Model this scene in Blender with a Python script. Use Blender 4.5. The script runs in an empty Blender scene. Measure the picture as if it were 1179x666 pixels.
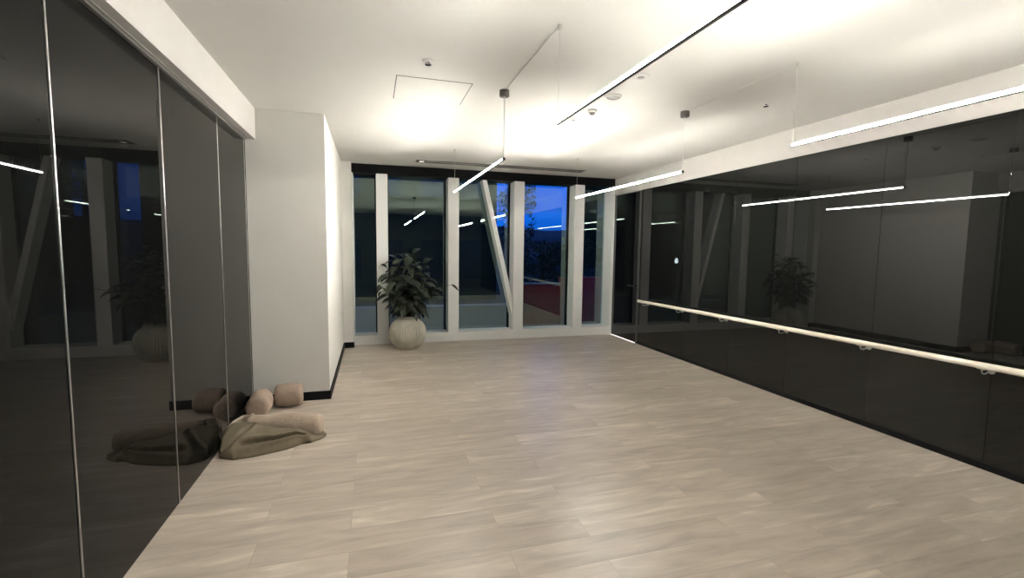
import bpy, bmesh, math, random
from mathutils import Vector, Matrix, noise
PI = math.pi
C = bpy.context.scene.collection
scn = bpy.context.scene

# ------------------------------------------------------------------ room figures (metres)
LX, RX, FY = -1.1277, 4.2293, 7.7231          # left glass, right glass, window wall
PY, PX = 5.0238, -0.4305                      # pier front, pier side
CZ = 2.8379                                   # ceiling
ZL, ZR = 2.5492, 2.5403                       # tops of the dark glass walls
BACK = -2.6

# ------------------------------------------------------------------ helpers
def link(name, bm, mat, parent=None, smooth=False, **props):
    me = bpy.data.meshes.new(name)
    bmesh.ops.recalc_face_normals(bm, faces=bm.faces)
    bm.to_mesh(me); bm.free()
    if smooth:
        for p in me.polygons: p.use_smooth = True
    o = bpy.data.objects.new(name, me)
    if mat: me.materials.append(mat)
    C.objects.link(o)
    if parent:
        o.parent = parent
        o.matrix_parent_inverse = Matrix.Translation(-Vector(parent.location))
    for k, v in props.items(): o[k] = v
    return o

def thing(name, label, cat, loc=(0, 0, 0), group=None):
    o = bpy.data.objects.new(name, None); C.objects.link(o)
    o.location = loc; o.empty_display_size = .1
    o['label'] = label; o['category'] = cat
    if group: o['group'] = group
    return o

def tag(o, label, cat, group=None):
    o['label'] = label; o['category'] = cat
    if group: o['group'] = group
    return o

def box(bm, x0, x1, y0, y1, z0, z1, bev=0):
    r = bmesh.ops.create_cube(bm, size=1, matrix=Matrix.Translation(((x0+x1)/2, (y0+y1)/2, (z0+z1)/2)) @ Matrix.Diagonal((x1-x0, y1-y0, z1-z0, 1)))
    if bev:
        ed = list({e for v in r['verts'] for e in v.link_edges})
        bmesh.ops.bevel(bm, geom=ed, offset=bev, segments=2, affect='EDGES', profile=.5)
    return bm

def B(x0, x1, y0, y1, z0, z1, bev=0):
    return box(bmesh.new(), x0, x1, y0, y1, z0, z1, bev)

def tube(bm, pts, rad, seg=12, cap=True):
    """a round tube along a polyline; rad a number or a list"""
    pts = [Vector(p) for p in pts]; n = len(pts)
    rads = rad if isinstance(rad, (list, tuple)) else [rad]*n
    rings = []; ref = None
    for i, p in enumerate(pts):
        t = (pts[min(i+1, n-1)] - pts[max(i-1, 0)]).normalized()
        if ref is None:
            ref = Vector((0, 0, 1)) if abs(t.z) < .9 else Vector((1, 0, 0))
        a = (ref - t*ref.dot(t)).normalized(); b = t.cross(a); ref = a
        rings.append([bm.verts.new(p + (a*math.cos(2*PI*k/seg) + b*math.sin(2*PI*k/seg))*rads[i]) for k in range(seg)])
    for r0, r1 in zip(rings, rings[1:]):
        for k in range(seg): bm.faces.new((r0[k], r0[(k+1) % seg], r1[(k+1) % seg], r1[k]))
    if cap:
        bm.faces.new(rings[0]); bm.faces.new(rings[-1])
    return bm

def lathe(bm, prof, c=(0, 0, 0), seg=32, axis='z', radf=None):
    """profile of (radius, height) turned about an axis through c"""
    rings = []
    for (r, h) in prof:
        ring = []
        for k in range(seg):
            a = 2*PI*k/seg
            rr = radf(r, h, a) if radf else r
            u, v = rr*math.cos(a), rr*math.sin(a)
            p = {'z': (u, v, h), 'x': (h, u, v), 'y': (u, h, v)}[axis]
            ring.append(bm.verts.new((p[0]+c[0], p[1]+c[1], p[2]+c[2])))
        rings.append(ring)
    for r0, r1 in zip(rings, rings[1:]):
        for k in range(seg): bm.faces.new((r0[k], r0[(k+1) % seg], r1[(k+1) % seg], r1[k]))
    if prof[0][0] > 1e-5: bm.faces.new(rings[0])
    if prof[-1][0] > 1e-5: bm.faces.new(rings[-1])
    bmesh.ops.remove_doubles(bm, verts=bm.verts, dist=1e-5)
    return bm

# ------------------------------------------------------------------ materials
def mat(name, col, rough=.6, metal=0, spec=.5, emit=None, strength=0, coat=0):
    m = bpy.data.materials.new(name); m.use_nodes = True
    b = m.node_tree.nodes['Principled BSDF']
    b.inputs['Base Color'].default_value = (*col, 1)
    b.inputs['Roughness'].default_value = rough
    b.inputs['Metallic'].default_value = metal
    b.inputs['Specular IOR Level'].default_value = spec
    b.inputs['Coat Weight'].default_value = coat
    if emit:
        b.inputs['Emission Color'].default_value = (*emit, 1)
        b.inputs['Emission Strength'].default_value = strength
    return m

def N(m, kind, **kw):
    n = m.node_tree.nodes.new(kind)
    for k, v in kw.items(): setattr(n, k, v)
    return n

def mottled(name, c0, c1, scale=6, rough=.8, bump=.0, bscale=None, stretch=(1, 1, 1), spec=.4):
    m = mat(name, c0, rough, spec=spec); nt = m.node_tree; b = nt.nodes['Principled BSDF']
    tc = N(m, 'ShaderNodeTexCoord'); mp = N(m, 'ShaderNodeMapping'); mp.inputs['Scale'].default_value = stretch
    nz = N(m, 'ShaderNodeTexNoise'); nz.inputs['Scale'].default_value = scale; nz.inputs['Detail'].default_value = 6
    rp = N(m, 'ShaderNodeValToRGB')
    rp.color_ramp.elements[0].position = .3; rp.color_ramp.elements[0].color = (*c0, 1)
    rp.color_ramp.elements[1].position = .7; rp.color_ramp.elements[1].color = (*c1, 1)
    L = nt.links.new
    L(tc.outputs['Object'], mp.inputs['Vector']); L(mp.outputs['Vector'], nz.inputs['Vector'])
    L(nz.outputs['Fac'], rp.inputs['Fac']); L(rp.outputs['Color'], b.inputs['Base Color'])
    if bump:
        n2 = N(m, 'ShaderNodeTexNoise'); n2.inputs['Scale'].default_value = bscale or scale*4; n2.inputs['Detail'].default_value = 4
        bp = N(m, 'ShaderNodeBump'); bp.inputs['Strength'].default_value = bump; bp.inputs['Distance'].default_value = .01
        L(mp.outputs['Vector'], n2.inputs['Vector']); L(n2.outputs['Fac'], bp.inputs['Height']); L(bp.outputs['Normal'], b.inputs['Normal'])
    return m

M = {}
LED = 300
M['ceiling'] = mottled('ceiling_paint', (.78, .77, .735), (.80, .79, .755), 3, .9)
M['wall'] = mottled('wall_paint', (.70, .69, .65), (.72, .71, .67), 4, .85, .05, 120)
M['soffit'] = mottled('shaded_soffit_paint', (.53, .52, .50), (.55, .54, .52), 4, .85)  # left bulkhead paint, shade mixed in to offset the lamps; shared by slot frame
M['bulkhead'] = mottled('shaded_bulkhead_paint', (.44, .425, .405), (.46, .445, .425), 4, .85)  # wall paint with shade put in, offsetting strong lamp light on the right bulkhead
M['frame'] = mottled('window_frame_coating', (.88, .88, .87), (.90, .90, .89), 5, .45)
M['black_trim'] = mat('black_trim', (.006, .006, .007), .55, spec=.12)
M['black_glass'] = mat('black_glass', (.006, .0065, .006), .014, spec=.42)
M['black_glass_left'] = mat('black_glass_left', (.004, .0042, .004), .014, spec=.11)
M['black_door'] = mat('black_door_glass', (.004, .004, .004), .02, spec=.6)
M['dark_back'] = mat('dark_back_wall', (.07, .07, .068), .8)
M['unseen_floor'] = mottled('unseen_dark_floor', (.035, .035, .035), (.05, .05, .05), 20, .8)
M['header'] = mat('black_header', (.005, .005, .006), .5, spec=.08)
M['steel'] = mat('brushed_steel', (.66, .66, .64), .28, 1)
M['alu'] = mat('aluminium', (.75, .75, .73), .32, 1)
M['gap'] = mat('shadow_gap', (.07, .068, .064), .9)
M['lamp_black'] = mat('lamp_black', (.02, .019, .018), .45)
M['canopy'] = mat('canopy_bronze', (.10, .09, .08), .5)
M['diffuser'] = mat('led_diffuser', (.9, .9, .88), .5, emit=(1, .955, .87), strength=1)
# emission shaped to spare ceiling and right wall: the tube glows most on its lower left flank, least on its spine and wall side
_nt = M['diffuser'].node_tree; _b = _nt.nodes['Principled BSDF']
_g = N(M['diffuser'], 'ShaderNodeNewGeometry'); _s = N(M['diffuser'], 'ShaderNodeVectorMath', operation='DOT_PRODUCT'); _r = N(M['diffuser'], 'ShaderNodeMapRange')
_s.inputs[1].default_value = (-.06, 0, -.998)
_r.inputs['From Min'].default_value = .0; _r.inputs['From Max'].default_value = .58; _r.inputs['To Min'].default_value = LED*.13; _r.inputs['To Max'].default_value = LED*5.4
_nt.links.new(_g.outputs['Normal'], _s.inputs[0]); _nt.links.new(_s.outputs['Value'], _r.inputs['Value']); _nt.links.new(_r.outputs['Result'], _b.inputs['Emission Strength'])
M['cable'] = mat('pale_cable', (.85, .84, .80), .6)
M['wire'] = mat('steel_wire', (.66, .65, .62), .4, .6)
M['white_plastic'] = mat('white_plastic', (.78, .77, .74), .5)
M['grey_grille'] = mat('grey_grille', (.33, .32, .31), .6)
M['chrome'] = mat('chrome', (.7, .7, .7), .15, 1)
M['barre'] = mottled('pale_barre_wood', (.84, .76, .65), (.89, .82, .72), 14, .4, stretch=(8, .6, 8))
M['pot'] = mottled('pot_stoneware', (.34, .325, .27), (.52, .495, .42), 7, .75, .3, 60)
M['soil'] = mottled('soil', (.02, .014, .01), (.05, .035, .025), 30, .95, .6)
M['stem'] = mottled('stem_bark', (.07, .055, .04), (.11, .09, .06), 20, .8)
M['bolster'] = mottled('bolster_suede', (.27, .205, .16), (.37, .29, .23), 9, .9, .45, 45)
M['bolster_pale'] = mottled('bolster_pale_suede', (.36, .285, .22), (.47, .38, .30), 9, .9, .5, 40)
M['canvas'] = mottled('olive_canvas', (.13, .105, .068), (.175, .147, .098), 7, .75, .25, 30)
M['lining'] = mottled('bag_lining', (.42, .36, .28), (.5, .43, .34), 8, .85)
M['strap'] = mat('pale_strap', (.75, .70, .62), .7)
M['red'] = mottled('red_paint', (.55, .045, .03), (.62, .06, .04), 3, .5)
M['terrace'] = mottled('terrace_concrete', (.56, .53, .45), (.64, .61, .52), 2, .85)
M['ext_dark'] = mottled('dark_cladding', (.034, .027, .014), (.042, .034, .018), 1.5, .9, spec=.02)
M['ext_pane'] = mat('unlit_pane', (.012, .014, .016), .1)
M['hill'] = mottled('hill_woods', (.07, .09, .11), (.10, .12, .13), .2, 1)
M['bark'] = mat('bark', (.02, .016, .012), .9)
M['tree_leaf'] = mat('tree_leaf', (.008, .014, .008), .8)
M['ground'] = mottled('dark_ground', (.010, .0105, .010), (.016, .016, .015), .8, .95)
M['lantern'] = mat('lantern_glow', (.9, .9, .9), .4, emit=(.9, .95, 1), strength=25)

# leaf: darker and lighter green by leaf
m = mat('rubber_leaf', (.02, .035, .018), .36, spec=.38); nt = m.node_tree; b = nt.nodes['Principled BSDF']
g = N(m, 'ShaderNodeNewGeometry'); rp = N(m, 'ShaderNodeValToRGB')
rp.color_ramp.elements[0].color = (.010, .014, .009, 1); rp.color_ramp.elements[1].color = (.040, .050, .033, 1)
nt.links.new(g.outputs['Random Per Island'], rp.inputs['Fac']); nt.links.new(rp.outputs['Color'], b.inputs['Base Color'])
M['leaf'] = m

# window glass: tinted, with a greenish mirror film
m = bpy.data.materials.new('window_glass'); m.use_nodes = True; nt = m.node_tree; nt.nodes.clear()
out = N(m, 'ShaderNodeOutputMaterial'); mix = N(m, 'ShaderNodeMixShader'); tr = N(m, 'ShaderNodeBsdfTransparent'); gl = N(m, 'ShaderNodeBsdfGlossy')
fr = N(m, 'ShaderNodeFresnel'); fr.inputs['IOR'].default_value = 1.5
ma = N(m, 'ShaderNodeMath', operation='MULTIPLY_ADD'); ma.inputs[1].default_value = .8; ma.inputs[2].default_value = .155
tr.inputs['Color'].default_value = (.80, .86, .85, 1)
gl.inputs['Color'].default_value = (.80, 1, .88, 1); gl.inputs['Roughness'].default_value = .0
L = nt.links.new
L(fr.outputs['Fac'], ma.inputs[0]); L(ma.outputs[0], mix.inputs['Fac']); L(tr.outputs[0], mix.inputs[1]); L(gl.outputs[0], mix.inputs[2]); L(mix.outputs[0], out.inputs['Surface'])
M['glass'] = m

# wood-look plank floor, boards running along x, 0.2 m wide
m = mat('plank_floor', (.3, .26, .22), .4, spec=.5); nt = m.node_tree; b = nt.nodes['Principled BSDF']; L = nt.links.new
tc = N(m, 'ShaderNodeTexCoord'); mp = N(m, 'ShaderNodeMapping'); mp.inputs['Location'].default_value = (.13, .055, 0)
br = N(m, 'ShaderNodeTexBrick'); br.offset = .37; br.offset_frequency = 2; br.squash = 1
br.inputs['Scale'].default_value = 1; br.inputs['Brick Width'].default_value = 1.25; br.inputs['Row Height'].default_value = .205
br.inputs['Mortar Size'].default_value = .0012; br.inputs['Mortar Smooth'].default_value = .5; br.inputs['Bias'].default_value = 0
br.inputs['Color1'].default_value = (.0, .0, .0, 1); br.inputs['Color2'].default_value = (1, 1, 1, 1); br.inputs['Mortar'].default_value = (.5, .5, .5, 1)
L(tc.outputs['Object'], mp.inputs['Vector']); L(mp.outputs['Vector'], br.inputs['Vector'])
# grain: noise stretched along the board, shifted board by board
sh = N(m, 'ShaderNodeVectorMath', operation='MULTIPLY_ADD'); sh.inputs[1].default_value = (7, 3, 5)
L(br.outputs['Color'], sh.inputs[0]); L(mp.outputs['Vector'], sh.inputs[2])
m1 = N(m, 'ShaderNodeMapping'); m1.inputs['Scale'].default_value = (1.5, 8.0, 1); L(sh.outputs[0], m1.inputs['Vector'])
n1 = N(m, 'ShaderNodeTexNoise'); n1.inputs['Scale'].default_value = 1.5; n1.inputs['Detail'].default_value = 6; n1.inputs['Roughness'].default_value = .55; n1.inputs['Distortion'].default_value = .6
L(m1.outputs['Vector'], n1.inputs['Vector'])
m2 = N(m, 'ShaderNodeMapping'); m2.inputs['Scale'].default_value = (3, 60, 1); L(sh.outputs[0], m2.inputs['Vector'])
n2 = N(m, 'ShaderNodeTexNoise'); n2.inputs['Scale'].default_value = 1.0; n2.inputs['Detail'].default_value = 5
L(m2.outputs['Vector'], n2.inputs['Vector'])
rp = N(m, 'ShaderNodeValToRGB'); e = rp.color_ramp.elements
e[0].position = .28; e[0].color = (.40, .342, .285, 1); e[1].position = .80; e[1].color = (.74, .66, .555, 1)
x = e.new(.48); x.color = (.495, .428, .358, 1); x = e.new(.62); x.color = (.565, .494, .415, 1)
ad = N(m, 'ShaderNodeMath', operation='MULTIPLY_ADD'); ad.inputs[1].default_value = .16; L(br.outputs['Color'], ad.inputs[0]); L(n1.outputs['Fac'], ad.inputs[2])
a2 = N(m, 'ShaderNodeMath', operation='MULTIPLY_ADD'); a2.inputs[1].default_value = .12; L(n2.outputs['Fac'], a2.inputs[0]); L(ad.outputs[0], a2.inputs[2])
a3 = N(m, 'ShaderNodeMath', operation='SUBTRACT'); a3.inputs[1].default_value = .12; L(a2.outputs[0], a3.inputs[0])
L(a3.outputs[0], rp.inputs['Fac'])
mx = N(m, 'ShaderNodeMix', data_type='RGBA'); mx.inputs['B'].default_value = (.19, .16, .13, 1)
mf = N(m, 'ShaderNodeMath', operation='MULTIPLY'); mf.inputs[1].default_value = .6; L(br.outputs['Fac'], mf.inputs[0])
L(mf.outputs[0], mx.inputs['Factor']); L(rp.outputs['Color'], mx.inputs['A']); L(mx.outputs['Result'], b.inputs['Base Color'])
rr = N(m, 'ShaderNodeMapRange'); rr.inputs['To Min'].default_value = .24; rr.inputs['To Max'].default_value = .40
L(n1.outputs['Fac'], rr.inputs['Value']); L(rr.outputs['Result'], b.inputs['Roughness'])
bp = N(m, 'ShaderNodeBump'); bp.inputs['Strength'].default_value = .06; bp.inputs['Distance'].default_value = .004
L(n2.outputs['Fac'], bp.inputs['Height']); L(bp.outputs['Normal'], b.inputs['Normal'])
M['floor'] = m

S = dict(kind='structure')
# ------------------------------------------------------------------ room shell
link('floor_rear', B(LX-.2, RX+.2, BACK-.1, .75, -.12, .0), M['unseen_floor'], **S)  # unseen rear floor, made dark to weaken its reflection in the panes
link('floor', B(LX-.2, RX+.2, .75, FY+.34, -.12, 0), M['floor'], **S)
link('ceiling', B(LX-.2, RX+.2, BACK-.1, FY+.34, CZ, CZ+.12), M['ceiling'], **S)
link('wall_back', B(LX-.2, RX+.2, BACK-.1, BACK, 0, CZ), M['dark_back'], **S)
# left: dark glass wall under a white bulkhead, ending at the pier
link('wall_left', B(LX-.2, LX-.012, BACK, PY, 0, CZ), M['black_glass'], **S)
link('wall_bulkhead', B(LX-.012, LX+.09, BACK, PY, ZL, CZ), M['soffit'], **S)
link('trim_1', box(B(LX, LX+.020, BACK, PY-.05, ZL-.016, ZL), LX+.03, LX+.036, BACK, PY-.05, ZL-.006, ZL), M['alu'], **S)
link('wall_pier', B(LX-.2, PX, PY, FY+.34, 0, CZ), M['wall'], **S)
link('wall_nib', B(PX, -.29, 7.56, FY+.34, 0, CZ), M['wall'], **S)
bm = box(bmesh.new(), LX+.005, PX+.012, PY-.012, PY, 0, .088, .002)
link('baseboard_front', bm, M['black_trim'], **S)
link('baseboard_side', B(PX, PX+.012, PY, 7.56, 0, .088, .002), M['black_trim'], **S)
link('baseboard_nib', B(PX+.012, -.278, 7.548, 7.56, 0, .088, .002), M['black_trim'], **S)
# right
link('wall_right', B(RX+.012, RX+.2, BACK, FY+.34, 0, ZR), M['black_glass'], **S)
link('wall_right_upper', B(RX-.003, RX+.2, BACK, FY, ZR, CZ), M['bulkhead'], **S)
link('baseboard_right', B(RX-.006, RX+.004, BACK, 6.82, 0, .05), M['black_trim'], **S)

# ------------------------------------------------------------------ dark mirror panels
def panel(side, y0, y1, label, edge=True):
    x = LX if side < 0 else RX
    zt = ZL-.017 if side < 0 else ZR
    g = 'dark mirror panels on the %s wall' % ('left' if side < 0 else 'right')
    t = thing('mirror_panel', label, 'mirror', (x, (y0+y1)/2, 0), g)
    gap = .0009
    xs = (x-.010, x) if side < 0 else (x, x+.010)
    link('glass_sheet', B(xs[0], xs[1], y0+gap, y1-gap, .004 if side < 0 else .05, zt, .0012), M['black_glass_left' if side < 0 else 'black_glass'], t)
    if side < 0 and edge:
        link('edge_strip', B(x-.002, x+.004, y1-.011, y1-gap, .004, zt, .001), M['alu'], t, label='bright metal edge strip')
    return t
LEFT = [1.22, 2.195, 3.158, 4.183, 4.972]
lab = ['tall dark mirror panel nearest the camera on the left wall',
       'second tall dark mirror panel from the camera on the left, reflecting the plant and window',
       'dark mirror panel on the left beside the olive canvas bag',
       'last narrow dark mirror panel on the left, next to the pale pier']
for (y0, y1), l in zip(zip(LEFT, LEFT[1:]), lab): panel(-1, y0, y1, l)
link('trim_2', B(LX-.012, LX-.002, 4.972, PY, 0, ZL), M['black_trim'], **S)
RIGHT = [6.82, 5.62, 4.74, 3.90, 3.02, 2.172, 1.30]
lab = ['dark mirror panel on the right wall directly beside the black door',
       'second dark mirror panel from the black door on the right wall',
       'third dark mirror panel from the black door on the right wall',
       'fourth dark mirror panel from the black door, reflecting the ends of the far lamps',
       'fifth dark mirror panel from the black door, reflecting a black lamp canopy near its top',
       'dark mirror panel cut by the right edge of the photo']
for (y1, y0), l in zip(zip(RIGHT, RIGHT[1:]), lab): panel(1, y0, y1, l)

# black door at the far end of the right wall
d = link('door_1', B(RX+.001, RX+.04, 6.885, FY-.01, .012, ZR-.012, .002), M['black_door'], **S)
j = box(B(RX-.004, RX+.04, 6.822, 6.88, 0, ZR), RX-.004, RX+.04, 6.88, FY, ZR-.010, ZR)
link('door_frame', j, mat('door_frame_grey', (.045, .045, .045), .35), d)
bm = tube(bmesh.new(), [(RX+.002, 6.97, .96), (RX-.045, 6.97, .96), (RX-.05, 6.98, .96), (RX-.05, 7.09, .958)], .008, 10)
lathe(bm, [(0, -.006), (.024, -.006), (.024, .0), (0, .0)], (RX+.001, 6.97, .96), 20, 'x')
link('door_handle', bm, mat('dark_metal', (.08, .08, .08), .3, .9), d)
link('door_gap_light', B(RX-.006, RX+.03, 6.89, FY-.012, 0, .006), mat('light_under_door', (.9, .9, .9), .5, emit=(1, .97, .92), strength=1.6), d, label='bright light showing under the door')

# ------------------------------------------------------------------ window wall
GY = FY+.30
W0, W1 = -.29, RX+.02
w = link('window_1', B(W0, W1, FY, GY+.04, 0, .152, .003), M['frame'], **S)
MUL = [(.072, .247), (1.202, 1.381), (2.330, 2.511), (3.455, 3.634)]
for a, c in MUL:
    link('mullion', B(a, c, FY, GY-.03, .152, 2.70, .004), M['frame'], w)
    link('mullion_cap', B(a-.02, c+.02, GY-.03, GY+.05, .152, 2.70), M['black_trim'], w, label='black outer part of the mullion')
link('jamb', B(4.185, W1, FY, GY+.04, .152, 2.70, .003), M['frame'], w)
link('jamb', B(W0, -.272, FY, GY+.04, .152, 2.70, .003), M['frame'], w)
xs = [-.272] + [v for p in MUL for v in p] + [4.185]
for a, c in zip(xs[0::2], xs[1::2]):
    link('window_pane', B(a, c, GY, GY+.008, .152, 2.70), M['glass'], w)
link('trim_3', B(W0, W1, FY-.003, GY+.06, 2.70, CZ), M['header'], **S)
# slanted steel brace behind the third bay
bm = bmesh.new()
def brace_x(z): return 1.857 + (2.709-z)*.2365      # right edge of its room-side face
vs = []
for z in (.30, 2.70):
    xr = brace_x(z)
    for (xx, yy) in ((xr-.078, FY+.05), (xr, FY+.05), (xr, GY-.035), (xr-.078, GY-.035)): vs.append(bm.verts.new((xx, yy, z)))
bm.faces.new(vs[:4]); bm.faces.new(vs[4:])
for k in range(4): bm.faces.new((vs[k], vs[(k+1) % 4], vs[4+(k+1) % 4], vs[4+k]))
bmesh.ops.bevel(bm, geom=list(bm.edges), offset=.004, segments=2, affect='EDGES')
link('diagonal_brace', bm, M['frame'], w)

# ------------------------------------------------------------------ pendant lamps
R_ = .0118; LZ = 2.291
def arc_prism(bm, x, z, y0, y1, r, a0, a1, seg):
    """closed sector of a round bar between angles a0..a1, running along y"""
    ends = []
    for y in (y0, y1):
        ends.append([bm.verts.new((x + r*math.cos(a0+(a1-a0)*k/seg), y, z + r*math.sin(a0+(a1-a0)*k/seg))) for k in range(seg+1)])
    A, D = ends
    for k in range(seg): bm.faces.new((A[k], A[k+1], D[k+1], D[k]))
    bm.faces.new((A[seg], A[0], D[0], D[seg])); bm.faces.new(A); bm.faces.new(D)
    return bm
def lamp(x, y0, y1, label, canopy_end):
    t = thing('pendant_lamp', label, 'lamp', (x, (y0+y1)/2, LZ), 'linear pendant lamps')
    dn = math.radians(34); tl = math.radians(0)
    link('diffuser', arc_prism(bmesh.new(), x, LZ, y0+.012, y1-.012, R_, tl-dn, PI+tl+dn, 24), M['diffuser'], t, True, label='glowing white diffuser')
    link('housing', arc_prism(bmesh.new(), x, LZ, y0+.012, y1-.012, R_+.0020, PI+tl+dn, 2*PI+tl-dn, 12), M['lamp_black'], t, label='dark underside channel')
    for ye, s in ((y0, 1), (y1, -1)):
        link('end_cap', lathe(bmesh.new(), [(0, 0), (R_, 0), (R_+.0020, s*.003), (R_+.0020, s*.012), (0, s*.012)], (x, ye, LZ), 20, 'y'), M['lamp_black'], t)
    for ye in (y0+.008, y1-.008):
        power = canopy_end and ye < (y0+y1)/2
        if power:
            link('power_cable', tube(bmesh.new(), [(x, ye, LZ+R_), (x, ye, CZ-.045)], .0042, 10), M['cable'], t)
            link('canopy', lathe(bmesh.new(), [(0, CZ), (.040, CZ), (.040, CZ-.046), (.037, CZ-.05), (0, CZ-.05)], (x, ye, 0), 28), M['canopy'], t, True, label='dark round canopy on the ceiling')
        else:
            link('suspension_wire', tube(bmesh.new(), [(x, ye, LZ+R_), (x, ye, CZ-.02)], .0016, 8), M['wire'], t)
            link('ceiling_anchor', lathe(bmesh.new(), [(0, CZ), (.011, CZ), (.011, CZ-.012), (.006, CZ-.03), (0, CZ-.03)], (x, ye, 0), 16), M['wire'], t)
    if not canopy_end:                       # lead along the ceiling from the neighbour's canopy
        link('ceiling_lead', tube(bmesh.new(), [(x, y1-.008, CZ-.012), (x, y1+.10, CZ-.004), (x, y1+1.105, CZ-.004)], .0026, 8), M['cable'], t)
    return t
XA, XB = 1.050, 2.790
lamp(XA, 3.795, 6.205, 'glowing bar lamp hanging in front of the middle window bay, left of two far lamps', True)
lamp(XB, 3.815, 6.205, 'glowing bar lamp in front of the right end of the windows, hanging from a canopy', True)
lamp(XA, .22, 2.63, 'bar lamp with dark underside hanging overhead, cut by the top edge of the photo', False)
lamp(XB, .22, 2.63, 'bright bar lamp hanging above the mirrors at the right edge of the photo', False)

# ------------------------------------------------------------------ ceiling fittings
def sprinkler(x, y, label):
    t = thing('sprinkler_head', label, 'sprinkler', (x, y, CZ), 'ceiling sprinklers')
    link('escutcheon', lathe(bmesh.new(), [(0, CZ), (.040, CZ), (.036, CZ-.005), (.014, CZ-.008), (0, CZ-.008)], (x, y, 0), 28), M['white_plastic'], t, True)
    bm = tube(bmesh.new(), [(x, y, CZ-.007), (x, y, CZ-.013)], .008, 12)
    for s in (-1, 1): tube(bm, [(x+s*.006, y, CZ-.012), (x+s*.015, y, CZ-.016), (x+s*.013, y, CZ-.022), (x, y, CZ-.026)], .003, 8)
    link('yoke', bm, M['chrome'], t, True)
    link('deflector', lathe(bmesh.new(), [(0, CZ-.025), (.022, CZ-.026), (.022, CZ-.028), (0, CZ-.028)], (x, y, 0), 20), M['chrome'], t)
sprinkler(.387, 3.384, 'small chrome sprinkler head above the square access panel, left half of the ceiling')
sprinkler(3.287, 3.388, 'small chrome sprinkler head on the ceiling near the right mirrors')
def disc(name, x, y, r, label, cat, drop, ring, core, rim):
    t = thing(name, label, cat, (x, y, CZ))
    link('rim', lathe(bmesh.new(), [(r*rim, CZ), (r, CZ), (r*.985, CZ-drop*.6), (r*.93, CZ-drop), (r*rim, CZ-drop*.8), (r*rim, CZ)], (x, y, 0), 36), ring, t, True)
    link('face', lathe(bmesh.new(), [(0, CZ-drop*.35), (r*rim*1.01, CZ-drop*.35), (r*rim*1.01, CZ), (0, CZ)], (x, y, 0), 36), core, t)
    return t
disc('ceiling_speaker', 1.924, 3.177, .068, 'white round speaker on the ceiling, nearest of the row of round fittings', 'speaker', .010, M['white_plastic'], M['grey_grille'], .42)
disc('recessed_downlight', 1.953, 3.647, .070, 'unlit round downlight with grey face, second of the row of round ceiling fittings', 'downlight', .012, M['white_plastic'], M['grey_grille'], .8)
t = thing('motion_sensor', 'small white domed sensor on the ceiling, third of the row of round fittings', 'sensor', (1.964, 4.06, CZ))
link('base_ring', lathe(bmesh.new(), [(0, CZ), (.042, CZ), (.042, CZ-.016), (.034, CZ-.024), (0, CZ-.024)], (1.964, 4.06, 0), 28), M['white_plastic'], t, True)
link('lens_dome', lathe(bmesh.new(), [(.026, CZ-.022), (.024, CZ-.034), (.016, CZ-.043), (0, CZ-.047)], (1.964, 4.06, 0), 24), M['grey_grille'], t, True)
disc('cover_plate', 1.929, 4.411, .052, 'flat pale round cover plate on the ceiling, fourth of the row of fittings', 'cover plate', .006, M['white_plastic'], M['gap'], .35)
disc('concealed_sprinkler', 1.947, 4.917, .034, 'smallest flat disc on the ceiling, farthest of the row of round fittings', 'sprinkler', .005, M['white_plastic'], M['gap'], .4)
# square access panel
t = thing('access_panel', 'square flush white access panel outlined by a thin dark gap in the ceiling', 'access panel', (.48, 4.01, CZ))
link('shadow_gap', B(.190, .774, 3.728, 4.300, CZ-.0015, CZ+.01), M['gap'], t)
link('panel_face', B(.196, .768, 3.735, 4.294, CZ-.0025, CZ+.01), M['ceiling'], t)
# long slot diffuser in front of the windows
t = thing('slot_diffuser', 'long narrow grey air slot in the ceiling in front of the windows', 'air vent', (1.99, 7.18, CZ))
bm = bmesh.new()
for args in ((.63, 3.35, 7.050, 7.062), (.63, 3.35, 7.300, 7.312), (.63, .642, 7.062, 7.300), (3.338, 3.35, 7.062, 7.300)): box(bm, *args, CZ-.006, CZ)
link('frame', bm, M['soffit'], t)
link('slot', B(.642, 3.338, 7.062, 7.300, CZ-.002, CZ), M['gap'], t, label='grey recessed slot')
link('blade', box(B(.80, 3.338, 7.157, 7.163, CZ-.006, CZ-.002), .80, 3.338, 7.20, 7.206, CZ-.006, CZ-.002), M['grey_grille'], t)
t = thing('slot_downlight', 'tiny round downlight set in the left end of the ceiling air slot', 'downlight', (.72, 7.18, CZ))
link('rim', lathe(bmesh.new(), [(.03, CZ-.002), (.048, CZ-.002), (.046, CZ-.010), (.032, CZ-.010), (.03, CZ-.002)], (.72, 7.18, 0), 28), M['grey_grille'], t, True)
link('lens', lathe(bmesh.new(), [(0, CZ-.002), (.031, CZ-.002), (.031, CZ-.008), (0, CZ-.008)], (.72, 7.18, 0), 24), mat('spot_lens', (.9, .9, .85), .4, emit=(1, .93, .8), strength=4), t)

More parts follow.
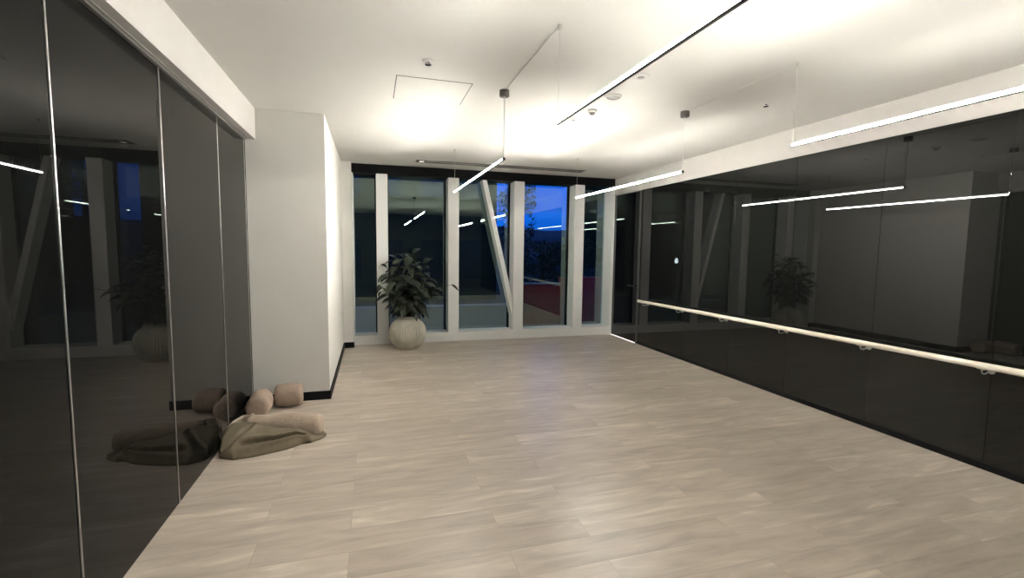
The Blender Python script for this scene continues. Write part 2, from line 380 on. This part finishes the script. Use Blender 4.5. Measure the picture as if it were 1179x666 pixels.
# ------------------------------------------------------------------ ballet barre
BX, BZ = RX-.105, .772
t = thing('ballet_barre', 'long pale round ballet barre running along the dark mirrors of the right wall', 'barre', (BX, 4, BZ))
def z_b(y): return BZ - (y-2)*.0068
link('rail', tube(bmesh.new(), [(BX, 1.2, z_b(1.2)), (BX, 6.655, z_b(6.655)), (BX, 6.662, z_b(6.66))], [.024, .024, .019], 20), M['barre'], t, True)
for y in (1.30, 2.172, 3.037, 3.905, 4.79, 5.66, 6.53):
    z = z_b(y)
    k = link('bracket', tube(bmesh.new(), [(BX, y, z-.022), (BX, y, z-.042), (BX+.012, y, z-.058), (BX+.035, y, z-.062), (RX-.004, y, z-.045)], .0055, 10), M['steel'], t, True)
    bm = lathe(bmesh.new(), [(0, 0), (.024, 0), (.022, -.006), (0, -.006)], (RX, y, z-.045), 20, 'x')
    link('wall_plate', bm, M['steel'], k)
    link('saddle', B(BX-.012, BX+.012, y-.025, y+.025, z-.027, z-.021, .001), M['steel'], k)

# ------------------------------------------------------------------ potted plant
random.seed(11)
px, py = .515, 7.33
t = thing('potted_plant', 'dark leafy rubber plant in a round pale ribbed pot before the windows', 'plant', (px, py, 0))
prof = []
RB, RM, H = .135, .272, .505
for i in range(33):
    z = H*i/32
    u = (z-.245)/(.262 if z > .245 else .285)
    prof.append((RM*math.sqrt(max(0, 1-min(.999, u*u)**1.08)), z))
prof = [(max(r, .13) if z < .1 else max(r, .155), z) for r, z in prof]
prof = [(0, 0), (.12, 0)] + prof[0:] + [(.150, H+.003), (.140, H-.002), (.138, H-.07), (0, H-.07)]
def rib(r, h, a):
    if r < .14 or h > H-.004: return r
    return r*(1 + .034*abs(math.sin(24*a))*min(1, (H-h)*14)*min(1, h*8))
link('pot', lathe(bmesh.new(), prof, (px, py, 0), 224, 'z', rib), M['pot'], t, True)
link('soil', lathe(bmesh.new(), [(0, H-.075), (.139, H-.075), (.139, H-.04), (.08, H-.028), (0, H-.03)], (px, py, 0), 32), M['soil'], t, True)
def leaf(bm, base, d, up, ln, wd, droop):
    """one folded, drooping elliptical blade"""
    d = d.normalized(); s = d.cross(up).normalized(); n = s.cross(d).normalized()
    rows = []
    nseg = 7
    for i in range(nseg+1):
        q = i/nseg
        c = base + d*(ln*q*math.cos(droop*q*.6)) - Vector((0, 0, 1))*(ln*droop*.5*q*q)
        w_ = wd*.5*(math.sin(PI*min(1, q**.80))**.75 if 0 < q < 1 else 0) + .0015
        fold = .22*w_
        rows.append([bm.verts.new(c - s*w_ + n*fold), bm.verts.new(c - s*w_*.5 + n*fold*.3), bm.verts.new(c - n*.1*w_), bm.verts.new(c + s*w_*.5 + n*fold*.3), bm.verts.new(c + s*w_ + n*fold)])
    for r0, r1 in zip(rows, rows[1:]):
        for k in range(4): bm.faces.new((r0[k], r0[k+1], r1[k+1], r1[k]))
leaves = bmesh.new()
stems = [(-.30, .02, 1.24), (-.22, -.18, 1.10), (-.04, .04, 1.42), (.12, -.10, 1.36), (.26, .02, 1.30), (-.12, .16, 1.36), (.10, .18, 1.46), (.24, -.20, 1.05), (-.34, -.10, .92), (-.02, -.26, 1.08), (-.20, .12, 1.40), (.34, .10, 1.10), (.38, -.02, .90), (.08, -.24, .86), (-.16, -.24, .84)]
def room(p, d_, ln):                     # keep leaves clear of the window frames behind
    if (p + d_*ln).y > 7.68: d_.y = -abs(d_.y)*.5
    return d_.normalized()
for sx, sy, sz in stems:
    a = Vector((px+random.uniform(-.05, .05), py+random.uniform(-.05, .05), H-.05))
    e_ = Vector((px+sx, py+sy, sz))
    mid = (a+e_)/2 + Vector((-sx*.22, -sy*.22, .06))
    pts = [a*(1-q)**2 + mid*2*q*(1-q) + e_*q*q for q in [i/10 for i in range(11)]]
    link('stem', tube(bmesh.new(), pts, [.011-.007*i/10 for i in range(11)], 8), M['stem'], t, True)
    ang = random.uniform(0, 6)
    nl = 12
    for k in range(nl):
        q = .30 + .70*k/(nl-1)
        i = min(9, int(q*10)); p = pts[i].lerp(pts[i+1], q*10-i)
        ang += 2.399 + random.uniform(-.3, .3)
        tilt = random.uniform(-.15, .35) + .25*(q-.5)
        out = Vector((sx, sy*1.2, 0)); out = out.normalized()*.45 if out.length > .1 else out
        d_ = (Vector((math.cos(ang), math.sin(ang), 0)) + out).normalized()*math.cos(tilt) + Vector((0, 0, math.sin(tilt)))
        if k == nl-1: d_ = (d_ + Vector((0, 0, .7))).normalized()
        ln = random.uniform(.22, .33)
        leaf(leaves, p, room(p, d_, ln), Vector((random.uniform(-.3, .3), random.uniform(-.5, .1), 1)), ln, ln*random.uniform(.36, .46), random.uniform(.6, 1.35))
# the one long shoot out to the right
pts = [Vector((px+.1, py, .62)), Vector((px+.42, py-.06, .93)), Vector((px+.66, py-.10, .99))]
link('stem', tube(bmesh.new(), pts, [.007, .0045, .003], 8), M['stem'], t, True)
leaf(leaves, pts[2], Vector((.75, -.1, -.45)), Vector((0, -.6, 1)), .14, .06, .5)
leaf(leaves, pts[1], Vector((.5, -.5, .1)), Vector((0, -.3, 1)), .2, .08, .9)
# skirt of low leaves hanging over the rim
for k in range(20):
    a = -PI*1.02 + PI*1.04*k/19 + random.uniform(-.12, .12)
    p = Vector((px+.13*math.cos(a), py+.13*math.sin(a), .60+random.uniform(-.02, .14)))
    leaf(leaves, p, Vector((math.cos(a), math.sin(a), random.uniform(-.1, .25))), Vector((random.uniform(-.3, .3), -.3, 1)), random.uniform(.17, .24), random.uniform(.075, .10), random.uniform(1.0, 1.6))
link('foliage', leaves, M['leaf'], t, True)

# ------------------------------------------------------------------ bolsters and canvas bag
def bolster_mesh(a, b_, r, seed, soft=.045):
    """stuffed cylinder with rounded ends and gentle dents, from a to b_"""
    a = Vector(a); b_ = Vector(b_); ax = (b_-a); ln = ax.length; ax.normalize()
    u = Vector((0, 0, 1)); v = ax.cross(u).normalized(); u = v.cross(ax).normalized()
    prof = []
    n = 8
    for i in range(n+1):
        q = PI/2*i/n
        prof.append((r*(1-.34+.34*math.sin(q)) if i else 0, soft*(1-math.cos(q))**.9))
    prof = [(0, .0), (r*.3, .001)] + prof[1:]
    full = prof + [(r*(1+.02*math.sin(PI*q/14)), soft+(ln-2*soft)*q/14) for q in range(1, 14)] + [(rr, ln-h) for rr, h in reversed(prof)]
    bm = bmesh.new(); seg = 40; rings = []
    for rr, h in full:
        ring = []
        for k in range(seg):
            t_ = 2*PI*k/seg
            p = a + ax*h + (u*math.cos(t_) + v*math.sin(t_))*rr
            nz = noise.noise(p*9 + Vector((seed, 0, 0)))*.010 + noise.noise(p*22 + Vector((0, seed, 0)))*.004
            d_ = (p - (a+ax*min(max(h, soft), ln-soft)))
            p = p + (d_.normalized()*nz if d_.length > 1e-4 else Vector())
            p.z = max(p.z, .002)
            ring.append(bm.verts.new(p))
        rings.append(ring)
    for r0, r1 in zip(rings, rings[1:]):
        for k in range(seg): bm.faces.new((r0[k], r0[(k+1) % seg], r1[(k+1) % seg], r1[k]))
    bmesh.ops.remove_doubles(bm, verts=bm.verts, dist=1e-4)
    return bm
G = 'suede bolsters on the floor by the pier'
t = thing('bolster_cushion', 'brown suede bolster standing end-on beside the left mirror, with a pale tag', 'bolster', (-.99, 4.76, 0), G)
link('cover', bolster_mesh((-1.003, 4.555, .100), (-1.012, 4.86, .106), .100, 1.3), M['bolster'], t, True)
link('tag', tube(bmesh.new(), [(-1.062, 4.556, .046), (-1.045, 4.545, .054), (-1.022, 4.543, .064)], [.004, .0065, .004], 8), M['strap'], t, True)
t = thing('bolster_cushion', 'brown suede bolster lying sideways against the pale pier wall', 'bolster', (-.77, 4.9, 0), G)
link('cover', bolster_mesh((-.912, 4.895, .109), (-.668, 4.905, .107), .107, 4.1, .032), M['bolster'], t, True)
link('seam', tube(bmesh.new(), [(-.84, 4.9+.109*math.cos(q), .109+.1095*math.sin(q)) for q in [2*PI*k/40 for k in range(41)]], .003, 6, False), M['bolster'], t, True)
t = thing('bolster_cushion', 'pale brown suede bolster lying inside the olive canvas bag', 'bolster', (-.69, 4.08, 0), G)
link('cover', bolster_mesh((-.985, 4.135, .098), (-.415, 4.045, .095), .088, 7.7), M['bolster_pale'], t, True)

# the bag: a slack U of canvas open at the top and the right end
t = thing('canvas_bag', 'slack olive canvas bag lying open on the floor by the left mirror', 'bag', (-.8, 3.95, 0))
def lerp_tab(tab, s):
    for (s0, *a0), (s1, *a1) in zip(tab, tab[1:]):
        if s <= s1:
            q = (s-s0)/(s1-s0) if s1 > s0 else 0
            q = q*q*(3-2*q)*.5 + q*.5
            return [x0+(x1-x0)*q for x0, x1 in zip(a0, a1)]
    return list(tab[-1][1:])
# s: front floor edge (x, y)
FRONT = [(0, -1.112, 3.87), (.06, -1.085, 3.765), (.16, -.985, 3.712), (.30, -.860, 3.728), (.45, -.735, 3.772), (.60, -.630, 3.815), (.74, -.545, 3.885), (.84, -.478, 3.895), (.94, -.405, 3.955), (1, -.378, 4.02)]
# s: top edge of the front panel (x, y, z)
TOP = [(0, -1.105, 4.03, .130), (.10, -1.075, 4.08, .150), (.20, -.985, 4.055, .162), (.30, -.900, 4.02, .168), (.38, -.835, 3.985, .150), (.48, -.745, 3.955, .128), (.58, -.665, 3.94, .122), (.68, -.585, 3.945, .118), (.76, -.53, 3.955, .085), (.84, -.465, 3.965, .040), (.94, -.40, 4.01, .016), (1, -.385, 4.055, .010)]
NS, NT = 90, 26
bm = bmesh.new(); grid = []
for i in range(NS+1):
    s = i/NS; fx, fy = lerp_tab(FRONT, s); tx, ty, tz = lerp_tab(TOP, s); row = []
    for j in range(NT+1):
        q = j/NT
        bulge = math.sin(PI*q)*(.040*(1-s)**.5 + .012)
        x = fx + (tx-fx)*q; y = fy + (ty-fy)*(q**1.25) - bulge*.5; z = .006 + (tz-.006)*(q**.85) + bulge*.35
        # folds: one crease from the near left corner up to the opening, a long one along the roll
        cr = (s-.02) - .30*q                                       # diagonal crease
        dz = (.030*math.exp(-((cr-.035)/.03)**2) - .050*math.exp(-((cr+.012)/.020)**2))*math.sin(PI*min(1, q*1.02))**.6*(1 if s < .4 else 0.3)
        c2 = q - (.34 + .62*(s-.26)) if s > .2 else 9
        amp = min(1, max(0, (s-.2)/.08))*min(1, max(0, (.80-s)/.12))
        dz += amp*(.030*math.exp(-((c2-.12)/.07)**2) - .055*math.exp(-((c2-.0)/.040)**2) + .022*math.exp(-((c2+.13)/.09)**2))
        y -= dz*.75; z += dz*.66
        c3 = s - .80
        z += .030*math.exp(-(c3/.032)**2)*math.sin(PI*min(1, .22+q*.85))*(.8)     # raised flap fold at the right
        z += noise.noise(Vector((x*7, y*7, 2.1)))*.010*math.sin(PI*q)
        row.append(bm.verts.new((max(x, LX+.012), y, max(z, .006))))
    grid.append(row)
for i in range(NS):
    for j in range(NT): bm.faces.new((grid[i][j], grid[i+1][j], grid[i+1][j+1], grid[i][j+1]))
o = link('front_panel', bm, M['canvas'], t, True)
sm = o.modifiers.new('thickness', 'SOLIDIFY'); sm.thickness = .004; sm.offset = 1
# bottom sheet on the floor under the roll
bm = bmesh.new(); grid = []
BACKE = [(0, -1.112, 4.06), (.2, -1.03, 4.26), (.4, -.86, 4.27), (.6, -.68, 4.235), (.8, -.50, 4.19), (.94, -.41, 4.11), (1, -.378, 4.03)]
for i in range(NS+1):
    s = i/NS; fx, fy = lerp_tab(FRONT, s); kx, ky = lerp_tab(BACKE, s)
    grid.append([bm.verts.new((fx+(kx-fx)*j/8, fy+(ky-fy)*j/8, .003)) for j in range(9)])
for i in range(NS):
    for j in range(8): bm.faces.new((grid[i][j], grid[i+1][j], grid[i+1][j+1], grid[i][j+1]))
o = link('bottom_panel', bm, M['canvas'], t, True)
sm = o.modifiers.new('thickness', 'SOLIDIFY'); sm.thickness = .003; sm.offset = 0
# back panel standing behind the roll, pale lining on its inside
bm = bmesh.new(); grid = []
BTOP = [(0, -1.105, 4.05, .128), (.12, -1.085, 4.13, .150), (.25, -1.03, 4.22, .165), (.36, -.95, 4.255, .150), (.5, -.80, 4.26, .075), (.7, -.6, 4.22, .03), (.94, -.41, 4.115, .012), (1, -.378, 4.04, .010)]
for i in range(NS+1):
    s = i/NS; fx, fy = lerp_tab(BACKE, s); tx, ty, tz = lerp_tab(BTOP, s); row = []
    for j in range(11):
        q = j/10
        x = fx+(tx-fx)*q; y = fy+(ty-fy)*q + .03*math.sin(PI*q); z = .005+(tz-.005)*q + noise.noise(Vector((x*12, y*9, 5)))*.006*q
        row.append(bm.verts.new((max(x, LX+.012), y, max(.005, z))))
    grid.append(row)
for i in range(NS):
    for j in range(10): bm.faces.new((grid[i][j], grid[i+1][j], grid[i+1][j+1], grid[i][j+1]))
o = link('back_panel', bm, M['lining'], t, True, label='pale lining of the bag')
sm = o.modifiers.new('thickness', 'SOLIDIFY'); sm.thickness = .003; sm.offset = 0

# ------------------------------------------------------------------ outside
link('ground', B(-60, 90, FY+.36, 160, -.5, -.3), M['ground'], **S)
ob = link('terrace_wall', box(B(-1.2, 2.72, 9.0, 9.25, -.3, .405), -1.22, 2.74, 8.98, 9.27, .405, .437, .004), M['terrace'])
tag(ob, 'low grey terrace wall outside the three left window bays', 'wall')
t = thing('red_barrier', 'dark red low barrier outside the two right window bays', 'barrier', (4.2, 9.8, -.3))
bm = bmesh.new(); box(bm, 3.10, 3.98, 9.60, 9.75, -.3, .80, .01)
for k in range(4): box(bm, 3.12+k*.22, 3.14+k*.22, 9.585, 9.60, -.25, .76)
link('low_board', bm, M['red'], t)
link('tall_board', box(B(3.98, 5.6, 9.55, 9.72, -.3, .95, .01), 4.35, 4.45, 9.50, 9.55, -.3, 1.15, .005), M['red'], t)
link('top_rail', B(3.08, 3.98, 9.58, 9.66, .80, .83, .004), M['terrace'], t, label='pale top rail')
# dark neighbour building
t = thing('neighbour_building', 'dark unlit building standing across from the left window bays', 'building', (-3, 18, -.3))
link('facade', B(-14, 4.45, 17, 24, -.3, 9), M['ext_dark'], t)
link('roof_edge', B(-14.1, 4.55, 16.9, 24.1, 9, 9.25), M['ext_dark'], t)
for k in range(5):
    for zz in (.4, 3.3):
        f = link('window', B(-2.6+k*1.4, -1.7+k*1.4, 16.95, 17.0, zz, zz+1.5), M['ext_dark'], t)
        link('pane', B(-2.54+k*1.4, -1.76+k*1.4, 16.94, 16.95, zz+.06, zz+1.44), M['ext_pane'], f)
t = thing('sky_blocker_building', 'tall dark building added as a sky blocker far off behind the narrow rightmost window bay', 'building', (45, 66, -.3))  # added to block the sky that the left mirrors would reflect
link('facade', B(28.5, 75, 60, 62.5, -.3, 19), M['ext_dark'], t)
link('roof_edge', B(28.3, 75.2, 59.8, 62.7, 19, 19.6), M['ext_dark'], t)
for k in range(6):
    for zz in (2, 6, 10, 14):
        f = link('window', B(30+k*3, 32+k*3, 59.95, 60, zz, zz+2.4), M['ext_dark'], t)
        link('pane', B(30.1+k*3, 31.9+k*3, 59.93, 59.95, zz+.1, zz+2.3), M['ext_pane'], f)
def tree(x, y, zc, rx, rz, n, seed, label, ls=.09):
    random.seed(seed)
    t = thing('tree', label, 'tree', (x, y, -.3), 'trees outside the windows')
    bm = tube(bmesh.new(), [(x, y, -.3), (x+.03, y, zc*.5), (x, y, zc+rz*.6)], [.10, .07, .02], 10)
    for k in range(9):
        a = random.uniform(0, 6.3); z0 = zc-rz*.5+rz*k/9
        tube(bm, [(x, y, z0), (x+rx*.6*math.cos(a), y+rx*.6*math.sin(a), z0+rz*.35)], [.03, .008], 6)
    link('trunk', bm, M['bark'], t)
    bm = bmesh.new()
    for k in range(n):
        while True:
            p = Vector((random.uniform(-1, 1), random.uniform(-1, 1), random.uniform(-1, 1)))
            if p.length < 1: break
        c = Vector((x+p.x*rx, y+p.y*rx, zc+p.z*rz))
        if noise.noise(c*1.9 + Vector((seed, 0, 0))) < -.12: continue
        d_ = Vector((random.uniform(-1, 1), random.uniform(-1, 1), random.uniform(-.8, .4))).normalized()
        s_ = d_.cross(Vector((.1, .2, 1))).normalized()
        v = [bm.verts.new(c + d_*ls*a_ + s_*ls*b_) for a_, b_ in ((-.6, 0), (0, .33), (.7, 0), (0, -.33))]
        bm.faces.new(v)
    link('crown', bm, M['tree_leaf'], t)
tree(4.02, 13.2, 2.75, .62, 1.75, 3200, 3, 'tall thin dark tree partly hidden by the window frame left of the blue sky')
tree(5.9, 16.0, .95, 1.25, .95, 3200, 5, 'low bushy dark tree outside below the blue sky, left in its bay', .13)
tree(8.4, 19.0, 1.0, 1.7, 1.15, 3200, 8, 'low bushy dark tree outside seen in the narrow rightmost window bay', .15)
# far wooded hill
bm = bmesh.new(); grid = []
for i in range(61):
    x = -80 + i*4.5
    hh = 8.6 + 1.6*noise.noise(Vector((x*.03, 0, 0))) + .5*noise.noise(Vector((x*.2, 3, 0)))
    grid.append([bm.verts.new((x, 118+30*q, -.4 + hh*math.sin(PI*min(1, q*1.0))**.7)) for q in [k/8 for k in range(9)]])
for r0, r1 in zip(grid, grid[1:]):
    for k in range(8): bm.faces.new((r0[k], r0[k+1], r1[k+1], r1[k]))
link('hills', bm, M['hill'], None, True, **S)
# bollard lamp whose light shows in the right mirrors
t = thing('garden_lamp', 'small lit garden lamp outside, seen only as a bright dot in the right mirrors', 'lamp', (-2.1, 14.6, -.3))
link('post', tube(bmesh.new(), [(-2.1, 14.6, -.3), (-2.1, 14.6, 1.12)], .05, 14), M['ext_dark'], t, True)
link('lantern', lathe(bmesh.new(), [(0, 1.12), (.05, 1.12), (.06, 1.22), (.03, 1.30), (0, 1.31)], (-2.1, 14.6, 0), 20), M['lantern'], t, True)

# ------------------------------------------------------------------ dusk sky
wd = bpy.data.worlds.new('dusk'); scn.world = wd; wd.use_nodes = True; nt = wd.node_tree; nt.nodes.clear()
def WN(k, **kw):
    n = nt.nodes.new(k)
    for a, v in kw.items(): setattr(n, a, v)
    return n
out = WN('ShaderNodeOutputWorld'); bg = WN('ShaderNodeBackground'); tc = WN('ShaderNodeTexCoord'); sx = WN('ShaderNodeSeparateXYZ'); rp = WN('ShaderNodeValToRGB')
L = nt.links.new
L(tc.outputs['Generated'], sx.inputs[0]); L(sx.outputs['Z'], rp.inputs['Fac'])
e = rp.color_ramp.elements
e[0].position = 0; e[0].color = (.03, .06, .16, 1); e[1].position = 1; e[1].color = (.02, .05, .25, 1)
x = e.new(.05); x.color = (.006, .22, 1.3, 1); x = e.new(.20); x.color = (.004, .22, 1.55, 1)
mp = WN('ShaderNodeMapping'); mp.inputs['Scale'].default_value = (3, 3, 26)
nz = WN('ShaderNodeTexNoise'); nz.inputs['Scale'].default_value = 1.6; nz.inputs['Detail'].default_value = 5
cr = WN('ShaderNodeValToRGB'); cr.color_ramp.elements[0].position = .52; cr.color_ramp.elements[0].color = (0, 0, 0, 1); cr.color_ramp.elements[1].position = .78; cr.color_ramp.elements[1].color = (.55, .55, .55, 1)
mx = WN('ShaderNodeMix', data_type='RGBA'); mx.inputs['B'].default_value = (.03, .42, 2.0, 1)
L(tc.outputs['Generated'], mp.inputs[0]); L(mp.outputs[0], nz.inputs[0]); L(nz.outputs['Fac'], cr.inputs[0]); L(cr.outputs['Color'], mx.inputs['Factor'])
L(rp.outputs['Color'], mx.inputs['A']); L(mx.outputs['Result'], bg.inputs['Color']); bg.inputs['Strength'].default_value = 1.0
L(bg.outputs[0], out.inputs[0])

# ------------------------------------------------------------------ camera
F = Vector((.28511156, .95475942, -.08453314)); R = Vector((.9584167, -.28510005, .01246531)); U = Vector((.01219903, .08457198, .99634269))
cd = bpy.data.cameras.new('camera'); co = bpy.data.objects.new('camera', cd); C.objects.link(co)
cd.sensor_fit = 'HORIZONTAL'; cd.sensor_width = 36; cd.lens = 540.11/1179*36; cd.clip_end = 400; cd.clip_start = .02
co.matrix_world = Matrix(((R.x, U.x, -F.x, 0), (R.y, U.y, -F.y, 0), (R.z, U.z, -F.z, 1.55), (0, 0, 0, 1)))
scn.camera = co
vs_ = scn.view_settings
scn.display_settings.display_device = 'sRGB'
vs_.view_transform = 'Standard'; vs_.look = 'None'; vs_.gamma = 1; vs_.use_curve_mapping = False; vs_.exposure = 0.0
scn.cycles.max_bounces = 14; scn.cycles.diffuse_bounces = 6; scn.cycles.glossy_bounces = 8; scn.cycles.transparent_max_bounces = 16
scn.cycles.use_denoising = True
